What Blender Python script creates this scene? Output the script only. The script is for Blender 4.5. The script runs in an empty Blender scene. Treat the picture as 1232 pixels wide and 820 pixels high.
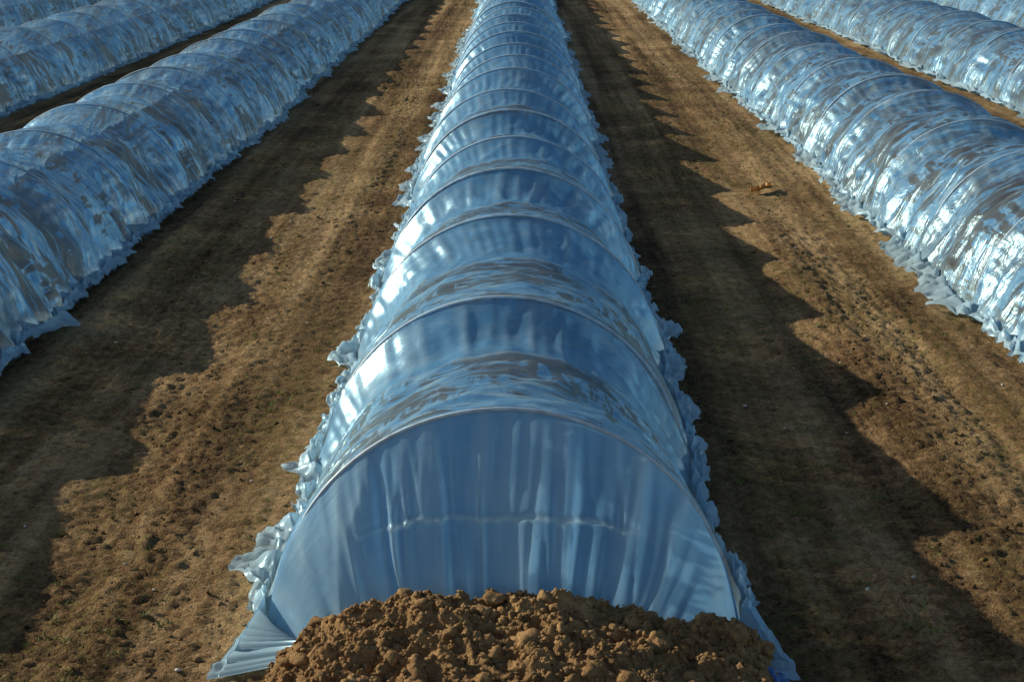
import bpy, math, numpy as np
from mathutils import Vector

rng = np.random.default_rng(7)
# ---------------------------------------------------------------- noise
_perm = rng.permutation(256)
_perm = np.concatenate([_perm, _perm, _perm])
_ga = rng.random(256) * 2 * np.pi
_gx, _gy = np.cos(_ga), np.sin(_ga)
def perlin(x, y, seed=0):
    x = np.asarray(x, float) + seed * 17.31
    y = np.asarray(y, float) + seed * 7.77
    x, y = np.broadcast_arrays(x, y)
    xi = np.floor(x).astype(int); yi = np.floor(y).astype(int)
    xf = x - xi; yf = y - yi
    xi = xi & 255; yi = yi & 255
    u = xf*xf*xf*(xf*(xf*6-15)+10); v = yf*yf*yf*(yf*(yf*6-15)+10)
    def g(ix, iy, dx, dy):
        h = _perm[_perm[ix & 255] + (iy & 255)]
        return _gx[h]*dx + _gy[h]*dy
    a = g(xi, yi, xf, yf); b = g(xi+1, yi, xf-1, yf)
    c = g(xi, yi+1, xf, yf-1); d = g(xi+1, yi+1, xf-1, yf-1)
    return (a*(1-u)+b*u)*(1-v) + (c*(1-u)+d*u)*v
def fbm(x, y, o=4, seed=0, gain=0.5):
    r = 0; a = 1.0
    for i in range(o):
        r = r + a*perlin(x*2**i, y*2**i, seed+i*3); a *= gain
    return r
def ridged(x, y, seed=0):
    return 1 - np.abs(perlin(x, y, seed))*2.2
def sstep(a, b, x):
    t = np.clip((x-a)/(b-a), 0, 1); return t*t*(3-2*t)

# ---------------------------------------------------------------- mesh helpers
def link(o, parent=None):
    bpy.context.scene.collection.objects.link(o)
    if parent: o.parent = parent
    return o
def mesh_np(name, V, F, mat, uv=None, smooth=True, parent=None, uv2=None):
    V = np.asarray(V, np.float32); F = np.asarray(F, np.int32)
    k = F.shape[1]
    me = bpy.data.meshes.new(name)
    me.vertices.add(len(V)); me.vertices.foreach_set("co", V.ravel())
    me.loops.add(F.size); me.loops.foreach_set("vertex_index", F.ravel())
    me.polygons.add(len(F))
    me.polygons.foreach_set("loop_start", np.arange(0, F.size, k, dtype=np.int32))
    try: me.polygons.foreach_set("loop_total", np.full(len(F), k, np.int32))
    except Exception: pass
    for nm, u_ in (("UVMap", uv), ("Zone", uv2)):
        if u_ is not None:
            l = me.uv_layers.new(name=nm)
            l.data.foreach_set("uv", np.asarray(u_, np.float32)[F.ravel()].ravel())
    me.update(calc_edges=True)
    me.polygons.foreach_set("use_smooth", np.full(len(me.polygons), smooth))
    me.materials.append(mat)
    return link(bpy.data.objects.new(name, me), parent)
def grid_faces(nr, nc):
    i = np.arange(nr-1)[:, None]*nc + np.arange(nc-1)[None, :]
    i = i.ravel()
    return np.stack([i, i+1, i+nc+1, i+nc], 1)

# ---------------------------------------------------------------- material helper
def newmat(name):
    m = bpy.data.materials.new(name); m.use_nodes = True
    nt = m.node_tree; nt.nodes.clear()
    return m, nt
def N(nt, t, **kw):
    n = nt.nodes.new(t)
    for k, v in kw.items(): setattr(n, k, v)
    return n
def noise(nt, vec, scale, detail=4, rough=0.55, dist=0.0):
    n = N(nt, 'ShaderNodeTexNoise'); n.inputs['Scale'].default_value = scale
    n.inputs['Detail'].default_value = detail; n.inputs['Roughness'].default_value = rough
    n.inputs['Distortion'].default_value = dist
    nt.links.new(vec, n.inputs['Vector']); return n.outputs['Fac']
def ramp(nt, fac, stops):
    n = N(nt, 'ShaderNodeValToRGB'); cr = n.color_ramp
    while len(cr.elements) < len(stops): cr.elements.new(0.5)
    for e, (p, c) in zip(cr.elements, stops):
        e.position = p; e.color = (c[0], c[1], c[2], 1) if hasattr(c, '__len__') else (c, c, c, 1)
    nt.links.new(fac, n.inputs['Fac']); return n.outputs['Color']
def mixc(nt, f, a, b, bt='MIX'):
    n = N(nt, 'ShaderNodeMix', data_type='RGBA', blend_type=bt)
    ins = [n.inputs[0], n.inputs[6], n.inputs[7]]
    for s, v in zip(ins, (f, a, b)):
        if isinstance(v, (int, float)): s.default_value = v
        elif isinstance(v, tuple): s.default_value = (*v, 1)
        else: nt.links.new(v, s)
    return n.outputs[2]
def mathn(nt, op, a, b=0.0, clamp=False):
    n = N(nt, 'ShaderNodeMath', operation=op); n.use_clamp = clamp
    for s, v in zip(n.inputs[:2], (a, b)):
        if isinstance(v, (int, float)): s.default_value = v
        else: nt.links.new(v, s)
    return n.outputs[0]
def mapping(nt, vec, sc, rot=(0,0,0)):
    n = N(nt, 'ShaderNodeMapping'); n.inputs['Scale'].default_value = sc; n.inputs['Rotation'].default_value = rot
    nt.links.new(vec, n.inputs['Vector']); return n.outputs[0]

# soil
def soil_mat(name, dark, mid, light, green=True, tracks=True, bump=1.0, bd=.03):
    m, nt = newmat(name)
    co = N(nt, 'ShaderNodeTexCoord').outputs['Object']
    n1 = noise(nt, co, 1.6, 5, .6); n2 = noise(nt, co, 20, 6, .75); n3 = noise(nt, co, 90, 4, .8)
    s = mathn(nt, 'ADD', mathn(nt, 'MULTIPLY', n1, .30), mathn(nt, 'ADD', mathn(nt, 'MULTIPLY', n2, .35), mathn(nt, 'MULTIPLY', n3, .35)))
    if tracks:
        tr = noise(nt, mapping(nt, co, (4.2, .10, 1)), 1.0, 5, .65)
        s = mathn(nt, 'ADD', s, mathn(nt, 'MULTIPLY', mathn(nt, 'SUBTRACT', tr, .5), .65))
    c = ramp(nt, s, [(.39, dark), (.5, mid), (.62, light)])
    if green:
        g = noise(nt, mapping(nt, co, (1.8, .5, 1)), 1.5, 3, .6)
        g2 = noise(nt, co, 45, 3, .7)
        gm = mathn(nt, 'MULTIPLY', ramp(nt, g, [(.42, 0.0), (.60, 1.0)]), ramp(nt, g2, [(.50, 0.0), (.58, 1.0)]))
        c = mixc(nt, mathn(nt, 'MULTIPLY', gm, .6), c, (.14, .15, .035))
        v = N(nt, 'ShaderNodeTexVoronoi'); v.inputs['Scale'].default_value = 60
        nt.links.new(co, v.inputs['Vector'])
        gr = ramp(nt, v.outputs['Distance'], [(.05, 1.0), (.18, 0.0)])
        sel = ramp(nt, noise(nt, co, 21, 2), [(.52, 0.0), (.56, 1.0)])
        c = mixc(nt, mathn(nt, 'MULTIPLY', mathn(nt, 'MULTIPLY', gr, sel), .7), c, (.62, .48, .31))
    b = N(nt, 'ShaderNodeBump'); b.inputs['Strength'].default_value = bump; b.inputs['Distance'].default_value = bd
    nt.links.new(mathn(nt, 'ADD', n2, mathn(nt, 'MULTIPLY', n3, .6)), b.inputs['Height'])
    p = N(nt, 'ShaderNodeBsdfPrincipled'); p.inputs['Roughness'].default_value = .95
    p.inputs['Specular IOR Level'].default_value = .12
    nt.links.new(c, p.inputs['Base Color']); nt.links.new(b.outputs[0], p.inputs['Normal'])
    o = N(nt, 'ShaderNodeOutputMaterial'); nt.links.new(p.outputs[0], o.inputs[0])
    return m
M_ground = soil_mat("field_soil", (.068,.038,.018), (.285,.182,.086), (.62,.44,.235), bd=.032)
M_pile = soil_mat("loose_soil", (.14,.080,.034), (.32,.200,.092), (.54,.36,.175), False, False, .8, .012)
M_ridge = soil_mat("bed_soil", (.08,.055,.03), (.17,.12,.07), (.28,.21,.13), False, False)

# film
def film_mat():
    m, nt = newmat("polythene_film")
    uvn = N(nt, 'ShaderNodeUVMap'); uvn.uv_map = "UVMap"; uv = uvn.outputs[0]
    zn = N(nt, 'ShaderNodeUVMap'); zn.uv_map = "Zone"
    sp = N(nt, 'ShaderNodeSeparateXYZ'); nt.links.new(zn.outputs[0], sp.inputs[0])
    zpatch, hem_glow = sp.outputs[0], sp.outputs[1]
    busy = mathn(nt, 'ADD', mathn(nt, 'MULTIPLY', zpatch, 1.6), .12, True)
    a = noise(nt, mapping(nt, uv, (1.8, 2.0, 1), (0, 0, .6)), 1.4, 5, .6, 1.0)
    b1 = noise(nt, mapping(nt, uv, (4, 28, 1), (0, 0, .70)), 1.0, 4, .62, .35)
    b2 = noise(nt, mapping(nt, uv, (4, 28, 1), (0, 0, -.60)), 1.0, 4, .62, .35)
    b3 = noise(nt, mapping(nt, uv, (28, 4, 1), (0, 0, .12)), 1.0, 4, .62, .35)
    sel = ramp(nt, noise(nt, mapping(nt, uv, (2.6, 3.2, 1)), 1.0, 2, .5, .6), [(.47, 0.0), (.53, 1.0)])
    sel2 = ramp(nt, noise(nt, mapping(nt, uv, (2.0, 2.4, 1), (0, 0, 1.0)), 1.3, 2, .5, .6), [(.52, 0.0), (.58, 1.0)])
    f = mixc(nt, sel2, mixc(nt, sel, b1, b2), b3)
    pm = mathn(nt, 'ADD', mathn(nt, 'MULTIPLY', a, .48), mathn(nt, 'MULTIPLY', f, .52))
    patch = mathn(nt, 'MULTIPLY', ramp(nt, pm, [(.482, 0.0), (.520, 1.0)]), zpatch)
    fine = noise(nt, mapping(nt, uv, (7, 20, 1)), 1.2, 6, .72, .8)
    col = ramp(nt, fine, [(.36, (.10,.38,.84)), (.50, (.22,.58,1.0)), (.63, (.58,.84,1.0))])
    col = mixc(nt, busy, (.20,.57,1.0), col)
    col = mixc(nt, mathn(nt, 'MULTIPLY', patch, .95), col, (.22,.20,.155))
    col = mixc(nt, hem_glow, col, (.60,.85,1.0))  # paler tint: real hem, plus glow painted on end face and pleats
    d = N(nt, 'ShaderNodeBsdfDiffuse'); nt.links.new(col, d.inputs[0])
    t = N(nt, 'ShaderNodeBsdfTranslucent'); nt.links.new(col, t.inputs[0])
    g = N(nt, 'ShaderNodeBsdfGlossy'); g.inputs['Roughness'].default_value = .30
    g.inputs['Color'].default_value = (.52, .82, 1, 1)
    tp = N(nt, 'ShaderNodeBsdfTransparent'); tp.inputs[0].default_value = (.88, .95, 1, 1)
    bp = N(nt, 'ShaderNodeBump'); bp.inputs['Distance'].default_value = .014
    nt.links.new(mathn(nt, 'MULTIPLY', busy, .55), bp.inputs['Strength'])
    h = mathn(nt, 'ADD', noise(nt, mapping(nt, uv, (4, 20, 1)), 1.6, 4, .6, .5), mathn(nt, 'MULTIPLY', noise(nt, uv, 16, 4, .6, .8), .6))
    nt.links.new(h, bp.inputs['Height'])
    for n in (d, g, t): nt.links.new(bp.outputs[0], n.inputs['Normal'])
    m1 = N(nt, 'ShaderNodeMixShader'); m1.inputs[0].default_value = .58
    nt.links.new(d.outputs[0], m1.inputs[1]); nt.links.new(t.outputs[0], m1.inputs[2])
    fr = N(nt, 'ShaderNodeLayerWeight'); fr.inputs['Blend'].default_value = .35
    gf = mathn(nt, 'ADD', mathn(nt, 'MULTIPLY', fr.outputs['Facing'], .32), .06)
    gf = mathn(nt, 'MULTIPLY', gf, mathn(nt, 'SUBTRACT', 1.0, mathn(nt, 'MULTIPLY', hem_glow, .7)))
    gf = mathn(nt, 'MULTIPLY', gf, mathn(nt, 'SUBTRACT', 1.0, mathn(nt, 'MULTIPLY', patch, .25)))
    m2 = N(nt, 'ShaderNodeMixShader')
    nt.links.new(mathn(nt, 'MULTIPLY', mathn(nt, 'ADD', mathn(nt, 'MULTIPLY', patch, .32), .17),
                       mathn(nt, 'SUBTRACT', 1.0, mathn(nt, 'MULTIPLY', hem_glow, .8))), m2.inputs[0])
    nt.links.new(m1.outputs[0], m2.inputs[1]); nt.links.new(tp.outputs[0], m2.inputs[2])
    m3 = N(nt, 'ShaderNodeMixShader'); nt.links.new(gf, m3.inputs[0])
    nt.links.new(m2.outputs[0], m3.inputs[1]); nt.links.new(g.outputs[0], m3.inputs[2])
    o = N(nt, 'ShaderNodeOutputMaterial'); nt.links.new(m3.outputs[0], o.inputs[0])
    return m
M_film = film_mat()
def simple(name, col, rough=.5, var=.25, sc=30):
    m, nt = newmat(name)
    co = N(nt, 'ShaderNodeTexCoord').outputs['Object']
    n = noise(nt, co, sc, 4)
    c = ramp(nt, n, [(.3, tuple(x*(1-var) for x in col)), (.7, tuple(min(1, x*(1+var)) for x in col))])
    p = N(nt, 'ShaderNodeBsdfPrincipled'); p.inputs['Roughness'].default_value = rough
    nt.links.new(c, p.inputs['Base Color'])
    o = N(nt, 'ShaderNodeOutputMaterial'); nt.links.new(p.outputs[0], o.inputs[0])
    return m
M_hoop = simple("hoop_steel", (.50,.66,.78), .4)
M_grass = simple("weed_green", (.15,.20,.04), .8, .5, 6)
M_leaf = simple("dry_leaf_brown", (.55,.30,.09), .7)
M_blue = simple("blue_tarp", (.03,.14,.42), .35)

# ---------------------------------------------------------------- layout (metres)
A, B = .455, .45
ROWS = [(-5.75, 4), (-3.88, 3), (-2.08, 1), (-.03, 0), (2.08, 1), (3.85, 3), (5.75, 4)]
END = 3.09

# ---------------------------------------------------------------- ground
def row_dist(x):
    return np.min(np.abs(np.stack([x - r[0] for r in ROWS])), axis=0)
def ground_z(x, y):
    fade = (1 - sstep(22, 40, np.abs(y))) * (1 - sstep(4, 7, np.abs(x)))
    rough = .60 + .60*sstep(-.2, .4, perlin(x*2.2, y*.25, 43))     # packed wheel tracks / loose strips
    z = .010*fbm(x*1.3, y*.5, 2, 1) + .020*perlin(x*4.5, y*.20, 5)*fade + .008*perlin(x*12, y*.3, 6)*fade
    z = z + fade*rough*(.006*fbm(x*7, y*5, 2, 11) + .0080*fbm(x*30, y*22, 3, 23, .85)
                  + .006*np.clip(ridged(x*48, y*40, 31)-.3, 0, 1))
    return z - .006
def ax(lo, hi, f):
    r = [lo]
    while r[-1] < hi: r.append(r[-1] + f(r[-1]))
    return np.array(r)
ys = ax(2.3, 400, lambda y: max(.008, .0028*y) if y < 30 else .2 + (y-30)*.12)
ys = np.concatenate([-np.array([300, 150, 80, 40, 20, 10, 5, 2, 0, -1, -1.7, -2.1]), ys])
xp = ax(0, 350, lambda x: .009 if x < 2.7 else .009 + (x-2.7)*.05)
xs = np.concatenate([-xp[:0:-1], xp])
X, Y = np.meshgrid(xs, ys)
Z = ground_z(X, Y)
mesh_np("ground", np.stack([X, Y, Z], -1).reshape(-1, 3), grid_faces(len(ys), len(xs)), M_ground)

# ---------------------------------------------------------------- tunnels
def build_tunnel(cx, lod, start, seed, length=62):
    r = np.random.default_rng(seed)
    root = link(bpy.data.objects.new("plastic_crop_tunnel", None)); root.location = (cx, start, 0)
    hoops = [0.0]
    if lod == 0: hoops += [.95, 2.01, 2.94, 3.85]
    while hoops[-1] < length: hoops.append(hoops[-1] + .95 + r.uniform(-.14, .14))
    hoops = np.array(hoops); L = hoops[-1]
    amp = r.uniform(.75, 1.3, len(hoops)); scl = 1 + r.uniform(-.025, .03, len(hoops)); xo = r.uniform(-.02, .02, len(hoops))
    scl[0] = 1.0; xo[0] = 0
    wr = .9 if lod == 0 else 1.8
    sagk = .068 if lod == 0 else .055
    d0 = .010*(1 + .6*lod)
    yy = ax(0, L - .001, lambda y: d0*max(1, (y+start)/5))
    q = np.linspace(1, 0, 100)[:-1]
    nb = {0: 220, 1: 140, 3: 80, 4: 60}[lod]; nsk = {0: 18, 1: 14, 3: 8, 4: 6}[lod]
    phi = np.linspace(0, np.pi, nb)
    yv = yy[:, None]
    k = np.clip(np.searchsorted(hoops, yv, side='right')-1, 0, len(hoops)-2)
    y0, y1 = hoops[k], hoops[k+1]
    p = (y1 - yv)/(y1 - y0)            # 0 at far hoop, 1 at near hoop
    f = 1-p
    sc = scl[k]*(1-f) + scl[k+1]*f; x0 = xo[k]*(1-f) + xo[k+1]*f
    am = amp[k]
    cs, sn = np.cos(phi)[None], np.sin(phi)[None]
    arc = phi[None]*.46
    skew = .06*perlin(arc*2.5, k*1.7+0*yv, seed+15)
    ps = np.clip(p + skew*sstep(0, .12, p)*sstep(0, .12, 1-p), 0, 1)
    g = np.where(ps < .2, np.sin(np.pi/2*ps/.2)**.85, 1-np.clip((ps-.2)/.8, 0, 1)**1.4)
    disp = -g*am*sagk*(.40+.60*sn)
    dn = (1-p)*(y1-y0); dfar = p*(y1-y0); dh = np.minimum(dn, dfar)
    band = sstep(0, .03, dfar)*(1-sstep(.15, .26, dfar))
    disp = disp + .0075*band*perlin(arc*26 + 2*perlin(arc*2, yv*2, seed), k*3.7+yv*.8, seed+2)
    disp = disp + .005*np.exp(-dn/.07)*perlin(arc*26, k*5.1+yv*.8, seed+3)*sstep(0, .03, dh)
    w = perlin(arc*1.5, yv*1.5, seed+4)*1.2
    hold = sstep(0, .10, dh)
    disp = disp + hold*.012*wr*(ridged(arc*3.2 + yv*1.4 + w, yv*1.7 - arc*1.5, seed+5) - .6)
    disp = disp + hold*.007*wr*(ridged(arc*6 - yv*4 + w, yv*5 + w, seed+6) - .6)
    disp = disp + hold*.0030*(ridged(arc*12 + yv*7 + 2*w, yv*9 - arc*6, seed+16) - .6)
    low = (1-sn)**1.4
    disp = disp + low*wr*(.022*perlin(yv*8 + .8*w, arc*2.0, seed+7) + .014*(ridged(yv*11 + w, arc*2.5, seed+8)-.5))
    disp = disp + wr*.010*sstep(0, .06, dh)*(1-sn)**.4*(ridged(yv*8+2*w, arc*1.6, seed+9)-.5)
    Xb = x0 + (-cs)*(A*sc + disp) + (-cs)*.035*(1-sn)**4
    Zb = sn*(B*sc + disp) + .006
    s = np.linspace(0, 1, nsk+1)[1:][None]
    sk = []
    for side in (-1, 1):
        sd = seed*2 + side
        wid = .016 + .080*sstep(-.05, .45, perlin(yv*2.6, 0*yv, sd+20)) + .035*perlin(yv*7, 0*yv+3, sd+21) + .028*perlin(yv*22, 0*yv, sd+22)
        wid = np.clip(wid, .002, 1)*(1 if side < 0 else .7) + .012
        xb = Xb[:, :1] if side < 0 else Xb[:, -1:]
        sx = xb + side*wid*s + .020*perlin(yv*24, s*3, sd+23)*s
        ruf = .45 + 1.2*perlin(yv*26 + perlin(yv*5, s, sd+27), s*1.3, sd+24)
        sz = .006 + (.050*np.clip(ruf, 0, 1)*np.clip(1-s*.80, 0, 1)**.5 + .024*np.abs(perlin(yv*16, s*1.2, sd+25))
                     + .022*np.abs(perlin(yv*42, s*3, sd+26)))
        sk.append((sx, sz + .003))
    Ls, Rs = sk
    XX = np.concatenate([Ls[0][:, ::-1], Xb, Rs[0]], 1)
    ZZ = np.concatenate([Ls[1][:, ::-1], Zb, Rs[1]], 1)
    YY = np.repeat(yv, XX.shape[1], 1)
    if lod == 0:
        zb = .12 + .80*sstep(.22, .34, ps)
    else:
        zb = .55 + .45*sstep(.15, .30, ps)
    nrow = len(yy)
    ZP = np.concatenate([np.zeros((nrow, nsk)), zb, np.zeros((nrow, nsk))], 1)
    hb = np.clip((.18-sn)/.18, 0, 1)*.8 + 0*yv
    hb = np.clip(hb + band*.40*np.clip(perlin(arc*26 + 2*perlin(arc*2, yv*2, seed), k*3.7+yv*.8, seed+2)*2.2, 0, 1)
                 + .5*np.exp(-((ps-.27)/.010)**2)*(lod == 0), 0, 1)  # pleat crests beside hoops get a highlight painted into the colour
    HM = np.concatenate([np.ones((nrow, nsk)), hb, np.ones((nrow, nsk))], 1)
    # near end face
    ex = XX[0]; ez = ZZ[0]; nc = len(ex)
    ph = np.concatenate([np.full(nsk, 0.), phi, np.full(nsk, np.pi)])
    body = np.concatenate([np.zeros(nsk), np.ones(nb), np.zeros(nsk)])
    qv = q[:, None]
    tx = -np.cos(ph)*.34; tx = np.where(body > 0, tx, ex*1.10)
    bx = ex[None]*(1-qv) + tx[None]*qv
    base_y = -.17 - .10*(1-body)
    by = base_y[None]*qv
    bz = ez[None]*(1-qv) + .012*qv
    fold = np.cos(ph)[None]
    pl = (.026*(ridged(fold*5.5 + .5*perlin(qv*2, fold*3, seed+30), qv*.5, seed+31) - .55)
          + .013*(ridged(fold*13, qv*1.1, seed+33) - .5) + .004*perlin(fold*34, qv*2, seed+32)*(1-qv))
    env = np.sin(np.pi*np.clip(qv*.93, 0, 1))**.6*np.clip(np.sin(ph), 0, 1)[None]**.5
    qc = .42 + .045*perlin(fold*4, 0*fold, seed+36) + .018*perlin(fold*13, 0*fold, seed+37) - .25*(1-np.clip(np.sin(ph), 0, 1)[None])
    cre = np.exp(-((qv-qc)/.012)**2)*sstep(-.8, -.4, fold)*(1-sstep(.40, .75, fold))*(.45+.55*sstep(-.2, .2, perlin(fold*9, 0*fold, seed+38)))
    by = by - (pl + .009*cre)*env*body[None] - .025*np.sin(np.pi*qv)*np.sin(ph)[None]*body[None]
    ruf = (1-body)[None]*.014*perlin(qv*7+ex[None]*9, ex[None]*30, seed+34)*qv
    XX = np.concatenate([bx+ruf, XX]); YY = np.concatenate([by, YY]); ZZ = np.concatenate([bz+np.abs(ruf)*1.6, ZZ])
    ZP = np.concatenate([np.repeat((body*.02)[None], len(q), 0), ZP])
    crv = .22 + .50*np.clip(pl/.02, 0, 1) + .9*cre + .40*sstep(.5, 1, qv)  # backlit glow of the end face and pleat highlights, painted as paler film
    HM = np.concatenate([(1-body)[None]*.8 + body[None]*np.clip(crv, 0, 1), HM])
    U = np.concatenate([np.linspace(-.15, 0, nsk), phi*.46, .46*np.pi+np.linspace(0, .15, nsk)])
    vv = np.concatenate([-.45*q-.02, yy]) + seed*5.3
    XX = np.concatenate([XX, XX[-1:]*.8]); YY = np.concatenate([YY, YY[-1:]+.2]); ZZ = np.concatenate([ZZ, ZZ[-1:]*0+.02])
    ZP = np.concatenate([ZP, ZP[-1:]]); HM = np.concatenate([HM, HM[-1:]])
    vv = np.append(vv, vv[-1]+.45)
    UU = np.repeat(U[None], len(vv), 0); VV = np.repeat(vv[:, None], nc, 1)
    V = np.stack([XX, YY, ZZ], -1).reshape(-1, 3)
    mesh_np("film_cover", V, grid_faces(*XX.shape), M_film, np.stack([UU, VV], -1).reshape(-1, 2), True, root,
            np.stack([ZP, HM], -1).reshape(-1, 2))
    HV, HF = [], []
    na, nr_ = 48, 8
    t = np.linspace(0, np.pi, na); rr = .0042
    c8 = np.linspace(0, 2*np.pi, nr_, endpoint=False)
    off = 0
    for i, hy in enumerate(hoops):
        rad = (A*scl[i] + rr*np.cos(c8)[None]); radz = (B*scl[i] + rr*np.cos(c8)[None])
        o_ = .001 if lod == 0 else -.002
        x = xo[i] - np.cos(t)[:, None]*(rad + o_); z = np.sin(t)[:, None]*(radz + o_) + .004
        y = hy + rr*np.sin(c8)[None] + 0*x
        HV.append(np.stack([x, y, z], -1).reshape(-1, 3))
        ii = np.arange(na-1)[:, None]*nr_ + np.arange(nr_)[None]
        jj = np.arange(na-1)[:, None]*nr_ + (np.arange(nr_)[None]+1) % nr_
        HF.append(np.stack([ii, jj, jj+nr_, ii+nr_], -1).reshape(-1, 4) + off); off += na*nr_
    mesh_np("support_hoops", np.concatenate(HV), np.concatenate(HF), M_hoop, None, True, root)
    yr = np.arange(.12, L-.2, .06); xr = np.linspace(-.34, .34, 28)
    Xr, Yr = np.meshgrid(xr, yr)
    Zr = .20*(1-sstep(.14, .34, np.abs(Xr))) + .015*fbm(Xr*14, Yr*9, 2, seed) - .01
    Zr[0] = -.01
    mesh_np("soil_ridge", np.stack([Xr, Yr, Zr], -1).reshape(-1, 3), grid_faces(len(yr), len(xr)), M_ridge, None, True, root)
    return root
order = [3, 2, 4, 1, 5, 0, 6]
for n, i in enumerate(order):
    cx, lod = ROWS[i]
    st = END if i == 3 else {2: 2.35, 4: 2.6, 1: 2.9, 5: 2.5, 0: 2.7, 6: 3.0}[i]
    build_tunnel(cx, lod, st, 3+n*2, 62)

# ---------------------------------------------------------------- soil pile
def pile_h(x, y):
    u = (x + .0)/.50
    crest = 2.90 + .02*np.sin(x*5)
    d = (y - crest)
    fy = np.where(d > 0, np.exp(-(d/.075)**2), np.exp(-(np.abs(d)/.36)**2.4))
    hx = np.clip(1 - np.abs(u)**2.6, 0, 1)**.8
    h = .138*fy*hx*(1 + .5*perlin(x*5, y*4, 61))
    clod = .026*fbm(x*11, y*11, 2, 62) + .022*(np.clip(ridged(x*17+perlin(x*30, y*30, 8)*.4, y*17, 65), 0, 1)) \
        + .018*np.abs(perlin(x*34, y*34, 68)) + .008*fbm(x*80, y*80, 3, 66, .75)
    return h + clod*sstep(.005, .05, h) - .020
xs2 = np.arange(-.60, .62, .003); ys2 = np.arange(2.30, 3.06, .003)
X2, Y2 = np.meshgrid(xs2, ys2)
Z2 = pile_h(X2, Y2)
pile = link(bpy.data.objects.new("soil_pile", None))
mesh_np("mound", np.stack([X2, Y2, Z2], -1).reshape(-1, 3), grid_faces(len(ys2), len(xs2)), M_pile, None, True, pile)

def ico(sub):
    import bmesh
    bm = bmesh.new(); bmesh.ops.create_icosphere(bm, subdivisions=sub, radius=1)
    v = np.array([x.co[:] for x in bm.verts]); f = np.array([[y.index for y in x.verts] for x in bm.faces]); bm.free()
    return v, f
def lumps(name, P, S, mat, parent=None, flat=.75, seed=1, sub=2, rough=.05):
    IV, IF = ico(sub)
    r = np.random.default_rng(seed); n = len(P)
    ang = r.random(n)*6.28
    w = np.zeros((n, len(IV)))
    for j in range(7):
        k = r.normal(size=(n, 3))*(1.2 + .75*j); ph_ = r.random((n, 1))*6.28
        w += (.22/(1+.40*j))*np.sin(k @ IV.T + ph_)
    w += r.normal(size=w.shape)*rough
    V = IV[None]*np.clip(1+w, .3, 2)[..., None]
    sc = r.uniform(.6, 1.3, (n, 3)); sc[:, 2] *= flat
    V = V*sc[:, None]
    c, s = np.cos(ang)[:, None], np.sin(ang)[:, None]
    V = np.stack([V[..., 0]*c - V[..., 1]*s, V[..., 0]*s + V[..., 1]*c, V[..., 2]], -1)
    V = V*S[:, None, None] + P[:, None]
    F = IF[None] + (np.arange(n)*len(IV))[:, None, None]
    return mesh_np(name, V.reshape(-1, 3), F.reshape(-1, 3), mat, None, True, parent)
n = 320
px = rng.uniform(-.48, .48, n); py = rng.uniform(2.50, 2.93, n); pz = pile_h(px, py); ok = pz > .02
px, py, pz = px[ok], py[ok], pz[ok]
sz = .008 + .014*rng.random(len(px))**2.2
lumps("large_clods", np.stack([px, py, pz-sz*.3], -1), sz, M_pile, pile, .8, 3, 3, .045)
n = 8000
px = rng.uniform(-.54, .54, n); py = rng.uniform(2.45, 3.0, n); pz = pile_h(px, py); ok = pz > -.012
px, py, pz = px[ok], py[ok], pz[ok]
sz = .0016 + .0045*rng.random(len(px))**2
lumps("crumbs", np.stack([px, py, pz+sz*.2], -1), sz, M_pile, pile, .85, 6)

# field clods
n = 20000
py = 2.5 + 12*rng.random(n)**1.5; px = rng.uniform(-3.3, 3.6, n)
ok = (row_dist(px) > .52) & (perlin(px*2.2, py*.25, 43)+.5*perlin(px*6, py*6, 9) > -.12); px, py = px[ok], py[ok]
sz = .0015 + .007*rng.random(len(px))**4
lumps("soil_clods", np.stack([px, py, ground_z(px, py)+sz*.2], -1), sz, M_ground, None, .7, 4, 1)
n = 140
py = 2.6 + 8*rng.random(n)**1.4; px = rng.uniform(-2.5, 3, n); ok = row_dist(px) > .6; px, py = px[ok], py[ok]
M_stone = simple("pale_stone", (.6,.55,.5), .8)
lumps("pebbles", np.stack([px, py, ground_z(px, py)+.003], -1), .0025+.003*rng.random(len(px)), M_stone, None, .7, 5)

# weeds
n = 14000
gx = rng.uniform(-3.2, 3.4, n); gy = 2.6 + 11*rng.random(n)**1.4
ok = (row_dist(gx) > .58) & (perlin(gx*2.2, gy*.8, 77) + .7*perlin(gx*9, gy*7, 78) > .20)
gx, gy = gx[ok], gy[ok]
bx = np.repeat(gx, 8) + rng.normal(size=len(gx)*8)*.008; by = np.repeat(gy, 8) + rng.normal(size=len(gx)*8)*.008
m = len(bx); bz = ground_z(bx, by); a = rng.random(m)*6.28; h = .005 + .011*rng.random(m); w = .0018
lean = rng.normal(size=(m, 2))*.009
V = np.stack([np.stack([bx-w*np.cos(a), by-w*np.sin(a), bz], -1), np.stack([bx+w*np.cos(a), by+w*np.sin(a), bz], -1),
              np.stack([bx+lean[:, 0], by+lean[:, 1], bz+h], -1)], 1).reshape(-1, 3)
mesh_np("grass_weeds", V, np.arange(3*m).reshape(-1, 3), M_grass, None, False)

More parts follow.
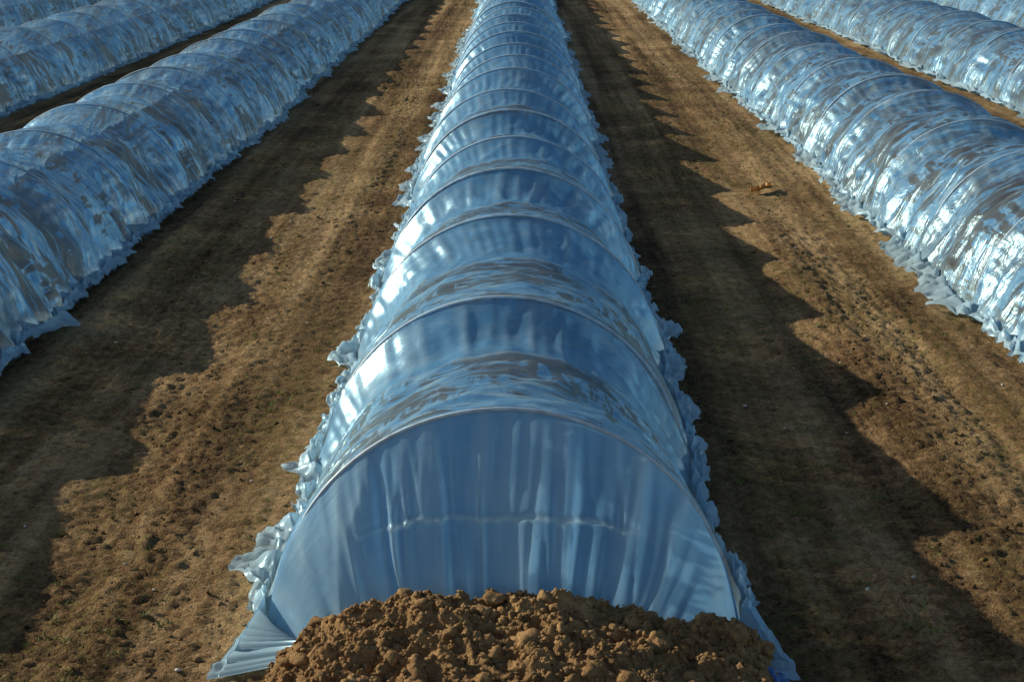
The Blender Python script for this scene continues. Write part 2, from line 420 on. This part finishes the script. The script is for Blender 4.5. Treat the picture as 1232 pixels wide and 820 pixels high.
# dry leaf
lx, ly = 1.21, 8.2
s = np.linspace(-1, 1, 21); t = np.linspace(-1, 1, 9)
T, S_ = np.meshgrid(t, s)
wd = .06*np.clip(1-S_**2, 0, 1)**.6*(1+.25*np.sin(S_*11))
Lf = np.stack([lx + S_*.06 + T*wd*.3, ly + S_*.03 + T*wd, .018 + .02*T**2 + .006*np.sin(S_*3) + ground_z(np.array([lx]), np.array([ly]))[0]], -1)
mesh_np("dry_leaf", Lf.reshape(-1, 3), grid_faces(21, 9), M_leaf)

# crumpled blue sheet edge at the foot of the tunnel
s = np.linspace(0, 1, 50); t = np.linspace(0, np.pi, 26)
T, S_ = np.meshgrid(t, s)
rad = .028*np.sin(np.pi*np.clip(S_, .02, .98))**.5*(1+.5*perlin(S_*9, T*2, 90))
Bv = np.stack([.38 + .13*S_, 2.835 - .02*S_ - np.cos(T)*rad*1.2, np.sin(T)*rad*1.2 + .0], -1)
mesh_np("blue_plastic_sheet", Bv.reshape(-1, 3), grid_faces(50, 26), M_blue)

# ---------------------------------------------------------------- light
SY = .43
hl = math.hypot(1, SY)
d = Vector((1, -SY, -.455)).normalized()
el = math.atan(.455/hl)
sun = bpy.data.lights.new("sun", 'SUN'); sun.energy = 5; sun.angle = math.radians(.5); sun.color = (1, .88, .68)
so = link(bpy.data.objects.new("sun", sun)); so.rotation_euler = d.to_track_quat('-Z', 'Y').to_euler(); so.location = (-10, 5, 8)
w = bpy.data.worlds.new("World"); bpy.context.scene.world = w; w.use_nodes = True
nt = w.node_tree; bg = nt.nodes['Background']; bg.inputs[1].default_value = .082
sky = nt.nodes.new('ShaderNodeTexSky'); sky.sky_type = 'NISHITA'; sky.sun_disc = False
sky.sun_elevation = el; sky.sun_rotation = math.atan2(-1, SY)
nt.links.new(sky.outputs[0], bg.inputs[0])

# ---------------------------------------------------------------- camera
cam = bpy.data.cameras.new("camera"); cam.sensor_width = 36; cam.lens = 58.35; cam.clip_end = 1000; cam.clip_start = .05
co = link(bpy.data.objects.new("camera", cam)); co.location = (0, 0, 1.42)
co.rotation_euler = (math.radians(75), 0, math.radians(.24))
bpy.context.scene.camera = co
bpy.context.scene.view_settings.view_transform = 'Standard'
bpy.context.scene.view_settings.look = 'None'
bpy.context.scene.view_settings.exposure = 0
